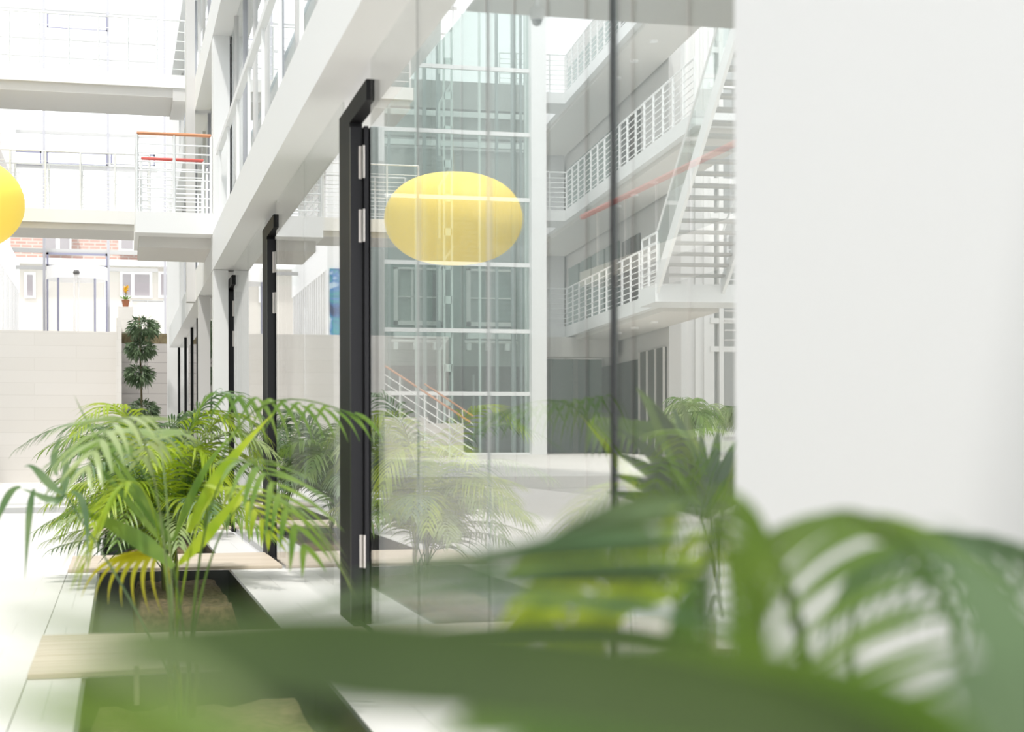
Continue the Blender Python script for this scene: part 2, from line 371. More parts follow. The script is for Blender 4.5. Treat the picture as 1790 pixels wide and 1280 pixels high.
# flower
t = thing('flower_pot', 'small brown pot with a yellow flower on the stone pedestal', 'potted flower', (.22, 45.25, 4.84))
MB().lathe([(.07, 0), (.11, .2), (.1, .21), (.0, .2)], n=14).build('pot', 'terracotta', t)
fs = MB().tube([(0, 0, .2), (.01, 0, .42)], .012, 6).build('flower_stem', 'stem', t)
mb = MB()
for i in range(40):
    a = rnd.uniform(0, 6.28); d = Vector((math.cos(a) * .1, math.sin(a) * .1, rnd.uniform(-.02, .12))); p = Vector((.01, 0, .42 + rnd.uniform(-.05, .12)))
    s = Vector((-math.sin(a), math.cos(a), 0)) * .03; mb.add([p, p + d * .6 + s, p + d, p + d * .6 - s], [(0, 1, 2, 3)])
mb.build('petals', 'yellow_petal', fs)
mb = MB()
for i in range(10):
    a = i * .63; d = Vector((math.cos(a) * .22, math.sin(a) * .22, .12)); p = Vector((0, 0, .2)); s = Vector((-math.sin(a), math.cos(a), 0)) * .03
    mb.add([p, p + d * .6 + s, p + d, p + d * .6 - s], [(0, 1, 2, 3)])
mb.build('foliage', 'leaf_green', t)
# far curtain wall
YF = 55.5
t = thing('window_30', 'tall glazed end wall of the atrium with thin white mullions', 'window', (0, YF, 4.14), kind='structure')
XL, XR = -3.3, 1.35
BX(-9, XR, -.004, .004, 2.4, 15).build('glass_pane', 'glass_clear', t)
for px in (-34, 78, 190, 289):
    q = at(px, 500, YF); BX(q.x - .045, q.x + .045, -.06, .06, 0, 15).build('mullion', 'mullion_grey', t)
for py, hh in ((-30, .05), (18, .03), (68, .04), (100, .02), (232, .05), (292, .06), (438, .07), (468, .06)):
    q = at(130, py, YF); BX(-9, XR, -.05, .05, q.z - 4.14 - hh, q.z - 4.14 + hh).build('transom', 'tread_grey', t)
for (a, b, c_, d_) in ((83, 189, 20, 54), (82, 189, 262, 289), (0, 74, 260, 288), (194, 272, 266, 290), (82, 188, 440, 466)):
    p = at(a, c_, YF); q = at(b, d_, YF); z0, z1 = q.z - 4.14, p.z - 4.14
    mb = MB(); mb.box(p.x, q.x, -.1, -.06, z1 - .07, z1); mb.box(p.x, q.x, -.1, -.06, z0, z0 + .03)
    mb.box(p.x, p.x + .07, -.1, -.06, z0, z1); mb.box(q.x - .05, q.x, -.1, -.06, z0, z1); mb.build('vent_frame', 'lilac', t)
# revolving door
q0 = at(80, 580, 53.5); q1 = at(188, 485, 53.5); cx = (q0.x + q1.x) / 2; rw = (q1.x - q0.x) / 2
t = thing('revolving_door', 'curved glass revolving entrance door with white head at the far end', 'door', (cx, 54.4, 4.14))
zt = q1.z - 4.14
MB().lathe([(rw, 0), (rw, .42), (rw - .1, .44), (0, .44)], (0, 0, zt), 32).build('canopy', 'white', t)
MB().lathe([(rw, 0), (rw, .06), (0, .06)], (0, 0, 0), 32).build('floor_ring', 'steel', t)
for s_ in (-1, 1):
    mb = MB(); n = 8
    for i in range(n + 1):
        a = R(90 + s_ * (28 + 62 * i / n)) + math.pi
        mb.v += [(rw * .97 * math.cos(a), rw * .97 * math.sin(a), .06), (rw * .97 * math.cos(a), rw * .97 * math.sin(a), zt)]
    mb.f += [(2 * i, 2 * i + 2, 2 * i + 3, 2 * i + 1) for i in range(n)]; mb.build('curved_glass', 'glass_clear', t)
for ang in (-88, -38, -4, 4, 38, 88):
    a = R(270 + ang); MB().tube([(rw * .97 * math.cos(a), rw * .97 * math.sin(a), .05), (rw * .97 * math.cos(a), rw * .97 * math.sin(a), zt)], .035 if abs(ang) > 5 else .028, 6).build('door_post', 'lilac' if abs(ang) > 5 else 'grey_paint', t)
MB().lathe([(.09, .0), (.11, .05), (.08, .12), (0, .13)], (.0, -rw - .05, zt + .1), 12).build('sensor', 'dark_grey', t)
# railing by entrance
t = thing('entrance_railing', 'thin steel railing at the entrance level right of the pedestal', 'railing', (0, 0, 4.14))
railing(t, (.4, 47.1, 0), (1.3, 47.1, 0), 1.05, 3, 4, top='steel', tr=.015, rr=.007)
# left building with slats
t = thing('wall_left_wing', 'white side wing with vertical slatted windows at the far left', 'wall', (-3.3, 47.5, 4.14), kind='structure')
BX(-1.0, 0, 0, .3, 0, 12).build('end_wall', 'white', t)
BX(-3.5, -1.0, 0, .3, 0, 12).build('added_dark_wall', 'grey_green', t)  # dark filler added where open sky would brighten the reflections
BX(-.3, 0, .3, 10, 2.15, 3.2).build('lintel', 'white', t)
BX(-.3, .04, .3, 10, 5.4, 5.9).build('slab_edge', 'grey_paint', t)
BX(-.3, 0, .3, 10, 5.9, 8.0).build('upper_wall', 'white', t)
BX(-.35, -.3, .3, 10, 0, 5.4).build('backing', 'grey_paint', t)
for i in range(16): BX(-.28, 0, .45 + i * .6, .62 + i * .6, 0, 2.15).build('slat', 'white', t)
o = BX(-4.25, -3.36, 47.44, 47.49, 4.2, 6.3).build('poster', 'poster_art', off=(-4.3, 47.44, 4.2)); tag(o, 'tall blue and teal abstract poster on the white end wall, mirrored in the glass', 'poster')
# houses outside
t = thing('house', 'cream house with brick mansard roof and dormers outside the far glazing', 'house', (0, 75, 0))
p0 = at(40, 570, 75); p1 = at(330, 458, 75)
BX(-12, 6, 0, 6, 0, p1.z).build('wall', 'cream', t)
BX(-12, 6, -.5, .1, p1.z - .25, p1.z).build('eave', 'white', t)
pb = at(100, 385, 75)
MB().hexa([(-12, -.2, p1.z), (6, -.2, p1.z), (6, 6, p1.z), (-12, 6, p1.z), (-12, .6, pb.z + .2), (6, .6, pb.z + .2), (6, 6, pb.z + .2), (-12, 6, pb.z + .2)]).build('mansard', 'brick', t)
for (a, b) in ((76, 125), (208, 262)):
    p = at(a, 434, 74.6); q = at(b, 392, 74.6)
    dm = BX(p.x, q.x, -.6, 1.5, p.z - .1, q.z).build('dormer', 'white', t)
    BX(p.x - .12, q.x + .12, -.75, 1.6, q.z, q.z + .15).build('dormer_roof', 'roof_grey', dm)
    w_ = (q.x - p.x)
    for i in range(2): BX(p.x + .12 + i * w_ / 2, p.x + w_ / 2 - .06 + i * w_ / 2, -.64, -.6, p.z, q.z - .15).build('window_pane', 'curtain', dm)
for (a, b) in ((48, 58), (215, 262), (282, 310)):
    p = at(a, 515, 75); q = at(b, 479, 75)
    fr = BX(p.x - .12, q.x + .12, -.06, 0, p.z - .12, q.z + .12).build('window_frame', 'white', t)
    BX(p.x, q.x, -.1, -.06, p.z, q.z).build('window_pane', 'curtain', fr)
    if b - a > 40: BX(p.x + .38, p.x + .52, -.14, -.1, p.z, q.z).build('window_bar', 'white', fr)
struct(BX(-30, 30, 58, 120, 3.2, 3.6).build('ground_outside', 'concrete'), 'paved ground outside', 'ground')

# ---------------------------------------------------------------- left side seen mirrored
t = thing('wall_left', 'grey wall added on the left side to keep bright sky out of the glass reflections', 'wall', (-6.5, 8, 0), kind='structure')  # added and kept dark so reflected sky does not wash out the panes
BX(-.3, 0, -10, 39.5, 0, 13).build('backing', 'grey_green', t)
for i in range(16): BX(0, .05, -10 + i * 3, -9.93 + i * 3, 0, 13).build('mullion', 'concrete', t)
t = thing('side_gallery', 'left side gallery with a red handrail, mirrored across the glass panes', 'gallery', (-5.0, 12, 3.8))
BX(-1.35, 0, 0, 14.5, 0, .25).build('deck', 'white', t)
MB().tube([(-.05, 0, 1.22), (-.05, 14.5, 1.22)], .05, 8).build('handrail', 'red_rail', t)
for i in range(10): MB().tube([(-.05, i * 1.5 + .1, .25), (-.05, i * 1.5 + .1, 1.2)], .015, 6).build('post', 'steel_white', t)
# lamp
lp = Vector((-2.5, 25.3, 4.74))
t = thing('pendant_lamp', 'big oval yellow pendant lamp at the left edge, mirrored in the near glass panes', 'lamp', lp)
MB().lathe([(.06, .735)] + [(1.13 * math.cos(R(a)) ** .8, .74 * math.sin(R(a))) for a in range(84, -88, -6)] + [(.06, -.735)], n=48).build('lamp_shade', 'yellow_shade', t, True)
MB().tube([(0, 0, .73), (0, 0, 7.9)], .008, 6).build('cord', 'steel', t)
o = BX(-6.3, XB, 25.15, 25.45, 12.64, 12.94).build('roof_beam', 'steel_white'); tag(o, 'white steel roof beam carrying the yellow lamp', 'beam')
struct(BX(-6.3, XB, -3, .6, 5.8, 6.1).build('ceiling_shade_slab', 'white'), 'unseen white slab added over the camera side to shade the near wall', 'ceiling')  # out of view, added to block sky and sun from the near wall
struct(BX(XB, G + .3, -3, 20.5, 9.3, 12.9).build('wall_upper_near', 'white'), 'white upper wall over the near glass front', 'wall')

# ---------------------------------------------------------------- hall behind the glass
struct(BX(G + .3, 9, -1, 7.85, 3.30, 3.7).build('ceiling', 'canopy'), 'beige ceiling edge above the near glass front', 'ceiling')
q = at(940, 20, 7.55)
t = thing('dome_camera', 'small dome security camera hanging from the beige ceiling', 'camera', (q.x, 7.55, 3.31))
MB().tube([(0, 0, 0), (0, 0, -.06)], .012, 8).build('stem', 'white', t)
MB().lathe([(.028, -.05), (.036, -.06), (.036, -.10), (.03, -.112), (0, -.112)], n=24).build('housing', 'grey_paint', t, True)
MB().lathe([(.027, -.113), (.022, -.133), (.01, -.142), (0, -.143)], n=24).build('dome', 'lens_dark', t, True)
struct(BX(16.5, 17, 8, 47, .0, 13).build('wall_hall_right', 'white_wall'), 'white right wall of the hall', 'wall')
struct(BX(2.1, 16.5, 46.5, 47, .79, 10.2).build('wall_hall_back', 'concrete'), 'grey back wall of the hall', 'wall')
# lift shaft
YL = 35.2; FZ = .79
def LX(px, Y=YL): return at(px, 700, Y).x
t = thing('lift_shaft', 'tall glass lift shaft with white frame behind the near panes', 'lift shaft', (0, YL, FZ))
xa, xb, xc = LX(672), LX(925), LX(951)
BX(xb, xc, -.25, .2, 0, 13).build('column', 'steel_white', t)
BX(xa - .4, xa, -.05, .2, 0, 13).build('column', 'steel_white', t)
for py in (795, 688, 578, 461, 346, 231, 118, 5, -110):
    z = at(800, py, YL).z - FZ
    BX(xa, xb, -.06, .02, z - .045, z + .045).build('crossbar', 'steel_white', t)
    p = z
zs = [at(800, py, YL).z - FZ for py in (795, 688, 578, 461, 346, 231, 118, 5)]
for i in range(7):
    BX(xa, xb, -.012, -.0, zs[i] + .045, zs[i + 1] - .045).build('glass_panel', 'glass_green', t)
for px, wd, m_ in ((680, .05, 'steel'), (727, .05, 'steel_white'), (742, .08, 'steel'), (766, .09, 'steel'), (838, .04, 'steel_white'), (868, .06, 'steel'), (897, .1, 'steel'), (910, .05, 'steel'), (918, .05, 'steel_white')):
    x = LX(px, YL + 1); BX(x - wd / 2, x + wd / 2, .9, 1.0, 0, 12.5).build('guide_rail', m_, t)
# ladder mast
x = LX(784, YL + .3)
for dx in (-.09, .09): BX(x + dx - .022, x + dx + .022, .3, .36, 0, 12.5).build('mast_rail', 'steel_white', t)
for i in range(16): BX(x - .09, x + .09, .3, .35, .35 + i * .78, .52 + i * .78).build('mast_tie', 'steel_white', t)
x = LX(769, YL + .6)
for i in range(6): MB().tube([(x, .6, 1.2 + i * 1.9), (x, .6, 2.4 + i * 1.9), (x + .3, .5, 2.9 + i * 1.9)], .03, 6).build('bracket', 'steel_white', t)
# lift lobby behind
YB = 37.6
t = thing('lift_lobby', 'grey lift landing with two framed doorways and pale beams behind the shaft', 'lift lobby', (0, YB, FZ))
def Z(py, Y=YB): return at(800, py, Y).z - FZ
xa2, xb2 = LX(655, YB), LX(945, YB)
BX(xa2, xb2, 0, .3, 0, Z(640)).build('lower_wall', 'dark_pane', t)
BX(xa2, xb2, .02, .3, Z(640), Z(578)).build('plant_room', 'grey_green', t)
BX(xa2, xb2, 0, .3, Z(578), Z(462)).build('landing_wall', 'green_pane', t)
BX(xa2, xb2, 0, .3, Z(462), Z(262)).build('middle_wall', 'concrete', t)
BX(xa2, xb2, 0, .3, Z(240), Z(205)).build('upper_band', 'concrete', t)
BX(xa2, xb2, 0, .3, Z(190), Z(142)).build('top_band', 'concrete', t)
for py in (250, 198): BX(xa2, xb2, -.08, .1, Z(py + 7), Z(py - 2)).build('floor_edge', 'steel_white', t)
for (a, b, c_) in ((688, 772, 720), (815, 899, 838)):
    x0_, x1_ = LX(a, YB), LX(b, YB); z0, z1 = Z(570), Z(470); mb = MB()
    mb.box(x0_, x0_ + .09, -.12, -.02, z0, z1); mb.box(x1_ - .09, x1_, -.12, -.02, z0, z1); mb.box(x0_, x1_, -.12, -.02, z0, z0 + .1); mb.box(x0_, x1_, -.12, -.02, z1 - .05, z1)
    mb.box(x0_, x1_, -.1, -.04, Z(522), Z(520)); mb.box(LX(c_, YB) - .03, LX(c_, YB) + .03, -.1, -.04, z0, z1)
    mb.build('door_frame', 'grey_paint', t)
    BX(x0_ + .09, LX(c_, YB), -.05, -.02, z0, z1).build('door_panel', 'grey_green', t)
    BX(x0_ - .02, x1_, -.3, -.1, Z(593), Z(583)).build('lintel', 'steel_white', t)
    for q_ in range(3):
        xx = x0_ - .05 + q_ * .48; BX(xx, xx + .1, -.35, -.2, Z(613), Z(600)).build('roller', 'steel_white', t)
    MB().tube([(x0_ - .1, -.3, Z(599)), (x1_, -.3, Z(599))], .04, 8).build('shaft_bar', 'grey_paint', t)
for (a, b) in ((757, 772), (770, 780)): BX(LX(a, YB), LX(b, YB), -.06, 0, Z(572), Z(480)).build('dark_slot', 'dark_pane', t)
for i in range(5): BX(LX(700 + i * 42, YB), LX(703 + i * 42, YB), -.05, 0, 0, Z(655)).build('mullion', 'grey_green', t)
# stair railing before lift
t = thing('descending_rail', 'white stair railing with orange handrail sloping down in front of the lift', 'railing', (0, 30, 0))
pA = at(668, 636, 30); pB = at(822, 738, 30)
dv = pB - pA
for j in range(6):
    o_ = Vector((0, -30, -.17 * j)); MB().tube([pA + o_, pB + o_], .02 if j == 0 else .011, 6).build('handrail' if j == 0 else 'rail', 'orange_wood' if j == 0 else 'steel_white', t)
for s_ in (.2, .48, .76): p = pA.lerp(pB, s_) + Vector((0, -30, 0)); MB().tube([p, p - Vector((0, 0, .95))], .014, 6).build('post', 'steel_white', t)
pC = at(742, 671, 31.2)
for j in range(6):
    o_ = Vector((0, -30, -.17 * j)); MB().tube([pC + o_, pC + dv * .58 + o_], .018 if j == 0 else .011, 6).build('handrail' if j == 0 else 'rail', 'orange_wood' if j == 0 else 'steel_white', t)
for s_ in (.15, .45): p = pC + dv * s_ + Vector((0, -30, 0)); MB().tube([p, p - Vector((0, 0, .95))], .014, 6).build('post', 'steel_white', t)
q0 = at(655, 728, 29.5); q1 = at(760, 728, 29.5)
mb = MB().box(q0.x, q1.x, 30.15, 31.05, .79, q0.z); mb.box(q1.x, q1.x + .7, 30.15, 31.05, .79, q0.z - .12)
tag(mb.build('stone_parapet', 'stone_wall'), 'low pale stone block under the sloping stair railing', 'parapet')

# galleries in their own slanted frame
A0 = -math.atan(.09)
levels = (3.77, 6.77, 9.8)
gl = ['lowest white gallery with railing on the right behind the glass', 'middle white gallery with railing on the right behind the glass', 'uppermost white gallery with railing at the top behind the glass']
for i, z in enumerate(levels):
    t = thing('gallery', gl[i], 'gallery', (11.2, 39.2, z), A0, 'galleries of the hall')
    BX(0, 1.35, -9.58 if i == 0 else -12.5, 7, 0, .28).build('deck', 'steel_white', t)
    BX(-1.75, 0, 0, 1.3, 0, .28).build('deck_return', 'steel_white', t)
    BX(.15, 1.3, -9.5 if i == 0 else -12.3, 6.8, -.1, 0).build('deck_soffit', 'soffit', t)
    y_near = -9.6 if i == 0 else -12.3
    n = int(-y_near / .72)
    railing(t, (.04, y_near, .28), (.04, 0, .28), .98, n, 7, .024, .012, 'steel_white', tr=.02)
    railing(t, (-1.7, .05, .28), (.04, .05, .28), .98, 5, 7, .02, .012, 'steel_white', tr=.02)
    for yy in (-7, -5.2, -3.5): MB().lathe([(.09, -.14), (.09, -.1), (0, -.1)], (.6, yy, 0), 12).build('ceiling_spot', 'white', t)
# back wall of the gallery
t = thing('wall_gallery', 'pale wall behind the galleries with doors on each floor', 'wall', (11.2, 39.2, .79), A0, kind='structure')
BX(1.37, 1.65, -5.3, 7.3, 0, 12).build('wall_slab', 'grey_paint', t)
for i, z in enumerate(levels):
    zz = z + .28 - .79
    BX(1.33, 1.37, -2.6, -.7, zz, zz + 2.1).build('dark_doorway', 'dark_grey', t)
    BX(1.31, 1.36, -1.75, -1.68, zz, zz + 2.1).build('door_stile', 'black_satin', t)
    for j in range(4): BX(1.32, 1.37, -.3 + j * 1.75, 1.2 + j * 1.75, zz, zz + 2.2).build('green_panel', 'green_pane', t)
BX(1.32, 1.37, -5.1, -2.7, 0, 2.45).build('dark_door', 'dark_grey', t)
for y in (-5.1, -4.3, -3.5, -2.7): BX(1.28, 1.33, y, y + .05, 0, 2.45).build('mullion', 'soffit', t)
BX(1.32, 1.37, -2.6, 7, 0, 2.3).build('dark_glass', 'dark_pane', t)
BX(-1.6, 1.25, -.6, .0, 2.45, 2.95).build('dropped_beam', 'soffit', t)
BX(-1.9, 1.3, 1.6, 1.9, 0, 2.5).build('glazed_front', 'green_pane', t)
for x in (-1.5, -1.15, -.5, -.2, .5): BX(x, x + .12, 1.5, 1.6, 0, 2.5).build('mullion', 'grey_green', t)
BX(-2.4, 1.3, 7.0, 7.3, 2.5, 9).build('end_wall', 'white_wall', t)
# bright end wall with window frames
t = thing('wall_hall_end', 'bright white wall with tall windows right of the galleries', 'wall', (12.15, 34, .79), kind='structure')
BX(0, 1.1, 0, .3, 0, 12).build('wall_slab', 'white', t)
BX(1.1, 4.3, .05, .3, 0, .4).build('sill', 'white', t)
for px in (1218, 1233, 1260, 1290, 1313, 1333):
    x = at(px, 600, 34).x - 12.15; BX(x - .05, x + .05, -.06, .21, .01, 11.9).build('mullion', 'white', t)
for i, z in enumerate((.4, 2.35, 3.0, 5.4, 6.2, 8.4, 9.2)): BX(1.0, 4.3, -.035, .15, z, z + .12).build('transom', 'white', t)
for i in range(5): BX(1.3, 4.3, -.15, -.1, 2.6 + i * .22, 2.63 + i * .22).build('louvre', 'grey_paint', t)
BX(1.1, 4.3, .06, .08, .4, 12).build('glass_pane', 'glass_clear', t)
# staircase
t = thing('staircase', 'white open-tread staircase climbing toward the white wall behind the glass', 'staircase', (11.2, 39.2, 0), A0)
lx0, lx1, ly, z0 = -.30, .98, -10.9, 4.08
BX(lx0 - .05, 2.6, ly, ly + 1.3, 3.74, z0).build('landing', 'steel_white', t)
n = 36; rise = .172; run = .246
for i in range(n):
    y = ly - run * i; z = z0 + rise * (i + 1)
    BX(lx0 + .05, lx1 - .05, y - run - .02, y + .0, z - .045, z).build('tread', 'tread_grey', t)
for x in (lx0, lx1):
    p = [(x - .03, ly + .1, z0 - .25), (x + .03, ly + .1, z0 - .25), (x + .03, ly - run * n, z0 - .2 + rise * n), (x - .03, ly - run * n, z0 - .2 + rise * n)]
    q = [(a, b, c + .36) for a, b, c in p]
    MB().hexa(p + q).build('stringer', 'steel_white', t)
    p = [(x - .006, ly, z0 + .15), (x + .006, ly, z0 + .15), (x + .006, ly - run * n, z0 + .15 + rise * n), (x - .006, ly - run * n, z0 + .15 + rise * n)]
    q = [(a, b, c + .85) for a, b, c in p]
    if x == lx0: MB().hexa(p + q).build('glass_balustrade', 'glass_clear', t)
    MB().tube([(x, ly, z0 + 1.02), (x, ly - run * n, z0 + 1.02 + rise * n)], .022, 8).build('handrail', 'steel_white', t)
railing(t, (lx0, ly + .05, z0), (lx0, ly + 1.25, z0), .98, 3, 6, .02, .012, 'steel_white')
railing(t, (lx1 + .1, ly + .05, z0), (2.55, ly + .05, z0), .98, 4, 6, .02, .01, 'steel_white')

# ---------------------------------------------------------------- palms
UP = Vector((0, 0, 1))
def bez(p, n):
    p = [Vector(q) for q in p]; out = []
    for i in range(n + 1):
        t = i / n; q = list(p)
        while len(q) > 1: q = [q[j].lerp(q[j + 1], t) for j in range(len(q) - 1)]
        out.append(q[0])
    return out
def blade(mb, pts, w, nrm, w_prof=None, fold=.18):
    k = len(pts); base = len(mb.v)
    for i, p in enumerate(pts):
        u = i / (k - 1); t = (pts[min(i + 1, k - 1)] - pts[max(i - 1, 0)]).normalized()
        s = t.cross(nrm)
        s = s.normalized() if s.length > 1e-5 else Vector((1, 0, 0))
        nn = s.cross(t).normalized()
        ww = w * (w_prof(u) if w_prof else (min(1, .35 + u * 3.2) * (1 - u ** 2.4) ** .9 + .01)) * .5
        mb.v += [tuple(p - s * ww), tuple(p - nn * ww * fold), tuple(p + s * ww)]
    for i in range(k - 1):
        a = base + i * 3; mb.f += [(a, a + 1, a + 4, a + 3), (a + 1, a + 2, a + 5, a + 4)]
def frond(rach, nl, L, W, rg, droop=.45, t0=.3, rr=.006, tipang=62, seg=6, nrm=None, jit=.1, liftang=8):
    mb = MB(); k = 24; pts = bez(rach, k)
    mb.tube(pts, rr, 5, rr * .3)
    for i in range(nl):
        t = t0 + (1 - t0) * (i + .5) / nl; f = t * k; j = min(int(f), k - 1)
        p = pts[j].lerp(pts[j + 1], f - j); T = (pts[min(j + 1, k)] - pts[max(j - 1, 0)]).normalized()
        N = nrm if nrm else UP
        S = T.cross(N); S = S.normalized() if S.length > .05 else Vector((1, 0, 0)); Nn = S.cross(T).normalized()
        tt = (t - t0) / (1 - t0)
        ll = L * (.55 + .75 * math.sin(math.pi * min(1, .12 + tt * .9)) * 1) * (1 - .35 * tt) * rg.uniform(1 - jit, 1 + jit)
        al = R(28 + (tipang - 28) * tt) + rg.uniform(-jit, jit)
        for s in (-1, 1):
            d = (S * s * math.cos(al) + T * math.sin(al) + Nn * math.sin(R(liftang))).normalized()
            dd = droop * rg.uniform(.7, 1.3); lp_ = []
            for q in range(seg + 1):
                u = q / seg; lp_.append(p + d * ll * u * (1 - .18 * dd * u) - UP * (dd * ll * u * u))
            blade(mb, lp_, W * rg.uniform(.8, 1.15), (Nn + d * .0).normalized())
    return mb
def palm(name, label, loc, rg, n, Lf, hgt, leafL, W, mats, nl=22, droop=.45, spread=(.5, 1.0), group=None, stems=3, az0=0, azr=6.283, trunk='stem', el=(.7, 1.1), t0=.38):
    t = thing(name, label, 'palm', loc, group=group)
    mb = MB()
    for i in range(stems):
        a = i * 2.1; b = Vector((math.cos(a) * .05, math.sin(a) * .05, 0)); mb.tube([b - UP * .05, b * 1.5 + UP * hgt * .15, b * 1.2 + UP * hgt * .3], .015, 7, .006)
    mb.build('trunk', trunk, t, True)
    for i in range(n):
        a = az0 + azr * (i + rg.uniform(-.3, .3)) / n
        d = Vector((math.cos(a), math.sin(a), 0)); b = Vector((math.cos(i * 2.1), math.sin(i * 2.1), 0)) * .05 + UP * hgt * rg.uniform(.02, .3)
        Rr = Lf * rg.uniform(*spread)
        if d.x > 0 and loc[0] < G: Rr = min(Rr, (1.12 - loc[0]) / d.x)
        Hh = (hgt - b.z) * rg.uniform(*el); k = rg.uniform(.35, .85)
        p1 = b + d * Rr * .1 + UP * Hh * .62; p2 = b + d * Rr * .38 + UP * Hh * 1.25; p3 = b + d * Rr + UP * Hh * k
        frond([b, p1, p2, p3], nl, leafL, W, rg, droop, t0).build('frond', mats[i % len(mats)], t, True)
    return t
palm('potted_palm', 'bushy bright green palm in the dark planter before the far beige slab', (.38, 12.9, -.06), random.Random(3), 44, 1.25, 1.52, .36, .021, ['leaf_bright', 'leaf_green', 'leaf_bright', 'leaf_pale', 'leaf_bright', 'leaf_cool'], 30, .5, spread=(.55, 1.15), el=(.22, 1.08), t0=.24)
palm('potted_palm', 'smaller front palm with broad blades and long thin stalks at lower left', (.25, 6.9, -.08), random.Random(12), 7, .75, 1.36, .3, .03, ['leaf_green', 'leaf_bright', 'leaf_pale'], 10, .4, spread=(.5, 1.1), el=(.75, 1.02), t0=.62)
palm('potted_palm', 'third palm along the planters, mostly seen mirrored between the black doors', (.28, 19.0, -.06), random.Random(5), 26, 1.3, 1.5, .45, .034, ['leaf_cool', 'leaf_green'], 24, .5, el=(.35, 1.05), t0=.28)
palm('potted_palm', 'farthest palm of the planters, mirrored between the far black doors', (.3, 25.2, -.06), random.Random(6), 14, 1.3, 1.6, .45, .036, ['leaf_green', 'leaf_cool'], 18, .5, el=(.6, 1.05))
for i, (px, yy) in enumerate(((1210, 24), (1300, 27.5))):
    q = at(px, 800, yy)
    palm('hall_palm', ['drooping pale palm in the hall below the staircase, left of two', 'drooping palm in the hall beside the white wall edge, right of two'][i], (q.x, yy, .79), random.Random(20 + i), 14, .62, 1.0, .4, .022, ['leaf_pale', 'leaf_green'], 22, .8, el=(.7, 1.05))
# FOREGROUND palms, very close to the lens
FWD = Vector((math.sin(YAW), math.cos(YAW), 0))
def pf(t, pts, nl, L, W, m, rg, droop=.2, t0=.0, tip=50, rr=.004, root=None, tl=None):
    rach = [atd(*p) for p in pts]
    bm_ = frond([p - t.location for p in rach], nl, L, W, rg, droop, t0, rr, tip, 8, -FWD, .08, 0)
    if root: 
        r0 = Vector(root); r1 = rach[0] - t.location
        bm_.tube(bez([r0, r0.lerp(r1, .4) + Vector((0, 0, .25)), r1], 10), rr, 6)
    bm_.build('frond', m, t, True)
def pb_(t, blades, m, root=None):
    mb = MB()
    for (pts, wd) in blades:
        pp = bez([atd(*p) - t.location for p in pts], 16); blade(mb, pp, wd, -FWD, lambda u: min(1, .3 + u * 3) * min(1, (1 - u) * 3.4 + .05), .12)
        if root: mb.tube([Vector(root), (Vector(root) + pp[0]) / 2, pp[0]], .004, 6)
    mb.build('frond', m, t, True)
def lerp(a, b, u): return a + (b - a) * u
def px_frond(t, rach, leaves, wd, m, root=None, rr=.005):
    mb = MB(); rp = bez([atd(*p) - t.location for p in rach], 20); mb.tube(rp, rr, 6, rr * .5)
    if root:
        r0 = Vector(root); mb.tube(bez([r0, r0.lerp(rp[0], .4) + Vector((0, 0, .2)), rp[0]], 10), rr, 6)
    for lf in leaves:
        w_ = wd * rg.uniform(.8, 1.2)
        blade(mb, bez([atd(*p) - t.location for p in lf], 12), w_, (-FWD + UP * .5).normalized(), lambda u: min(1, .35 + u * 2.5) * min(1, (1 - u) * 1.8 + .03), .2)
    mb.build('frond', m, t, True)
q = at(238, 1195, 7.35)
o = MB().tube([(0, 0, 0), (.0, 0, .17)], .012, 8).build('plant_stake', 'slab_stone'); o.location = (q.x, 7.35, -.07); tag(o, 'short tan stake standing in the soil of the front planter', 'stake')
t = bpy.data.objects['potted_palm.001']
rg = random.Random(4)
D = 6.9
def P3(l, d=D): return [(a, b, d) for a, b in l]
px_frond(t, P3([(300, 1180), (302, 1080), (300, 1000), (296, 960)]), [P3([(303, 990), (250, 940), (190, 910), (128, 888)], 6.7)], .085, 'leaf_green', (0, 0, .0), .007)
px_frond(t, P3([(310, 1180), (308, 1080), (306, 1010), (312, 985)]), [P3([(312, 985), (350, 950), (400, 890), (436, 838)]), P3([(330, 930), (370, 840), (400, 800), (478, 722)], 7.2)], .07, 'leaf_bright', (.01, .02, .0), .007)
px_frond(t, P3([(296, 1180), (296, 1080), (298, 1000), (300, 950)]), [P3([(300, 965), (240, 900), (190, 820), (112, 762)]), P3([(300, 955), (240, 870), (180, 800), (130, 690)], 7.3),
    P3([(300, 945), (260, 890), (230, 820), (150, 742)], 7.1), P3([(302, 945), (330, 880), (350, 800), (430, 740)], 7.3)], .034, 'leaf_green', (.0, .03, .0), .006)
px_frond(t, P3([(300, 1190), (250, 1080), (190, 980), (112, 862)], 6.4), [P3([(112, 862), (80, 850), (60, 800), (42, 815)], 6.4), P3([(112, 862), (100, 890), (70, 860), (36, 853)], 6.4), P3([(60, 853), (50, 870), (48, 940), (43, 1010)], 6.3),
    P3([(36, 850), (10, 850), (0, 900), (-14, 930)], 6.3), P3([(112, 862), (112, 830), (118, 800), (122, 770)], 6.4), P3([(100, 830), (85, 800), (100, 770), (112, 756)], 6.4), P3([(125, 858), (150, 860), (155, 910), (152, 990)], 6.3)], .032, 'leaf_cool', (-.02, 0, .0), .006)
px_frond(t, P3([(305, 1180), (303, 1080), (300, 1000), (285, 958)]), [P3([(285 - i * 3, 962), (270 - i * 14, 965), (250 - i * 16, 1000), (285 - i * 24, 1075 - i * 5)], 6.8) for i in range(7)], .022, 'leaf_yellow', (.0, .01, .0), .005)
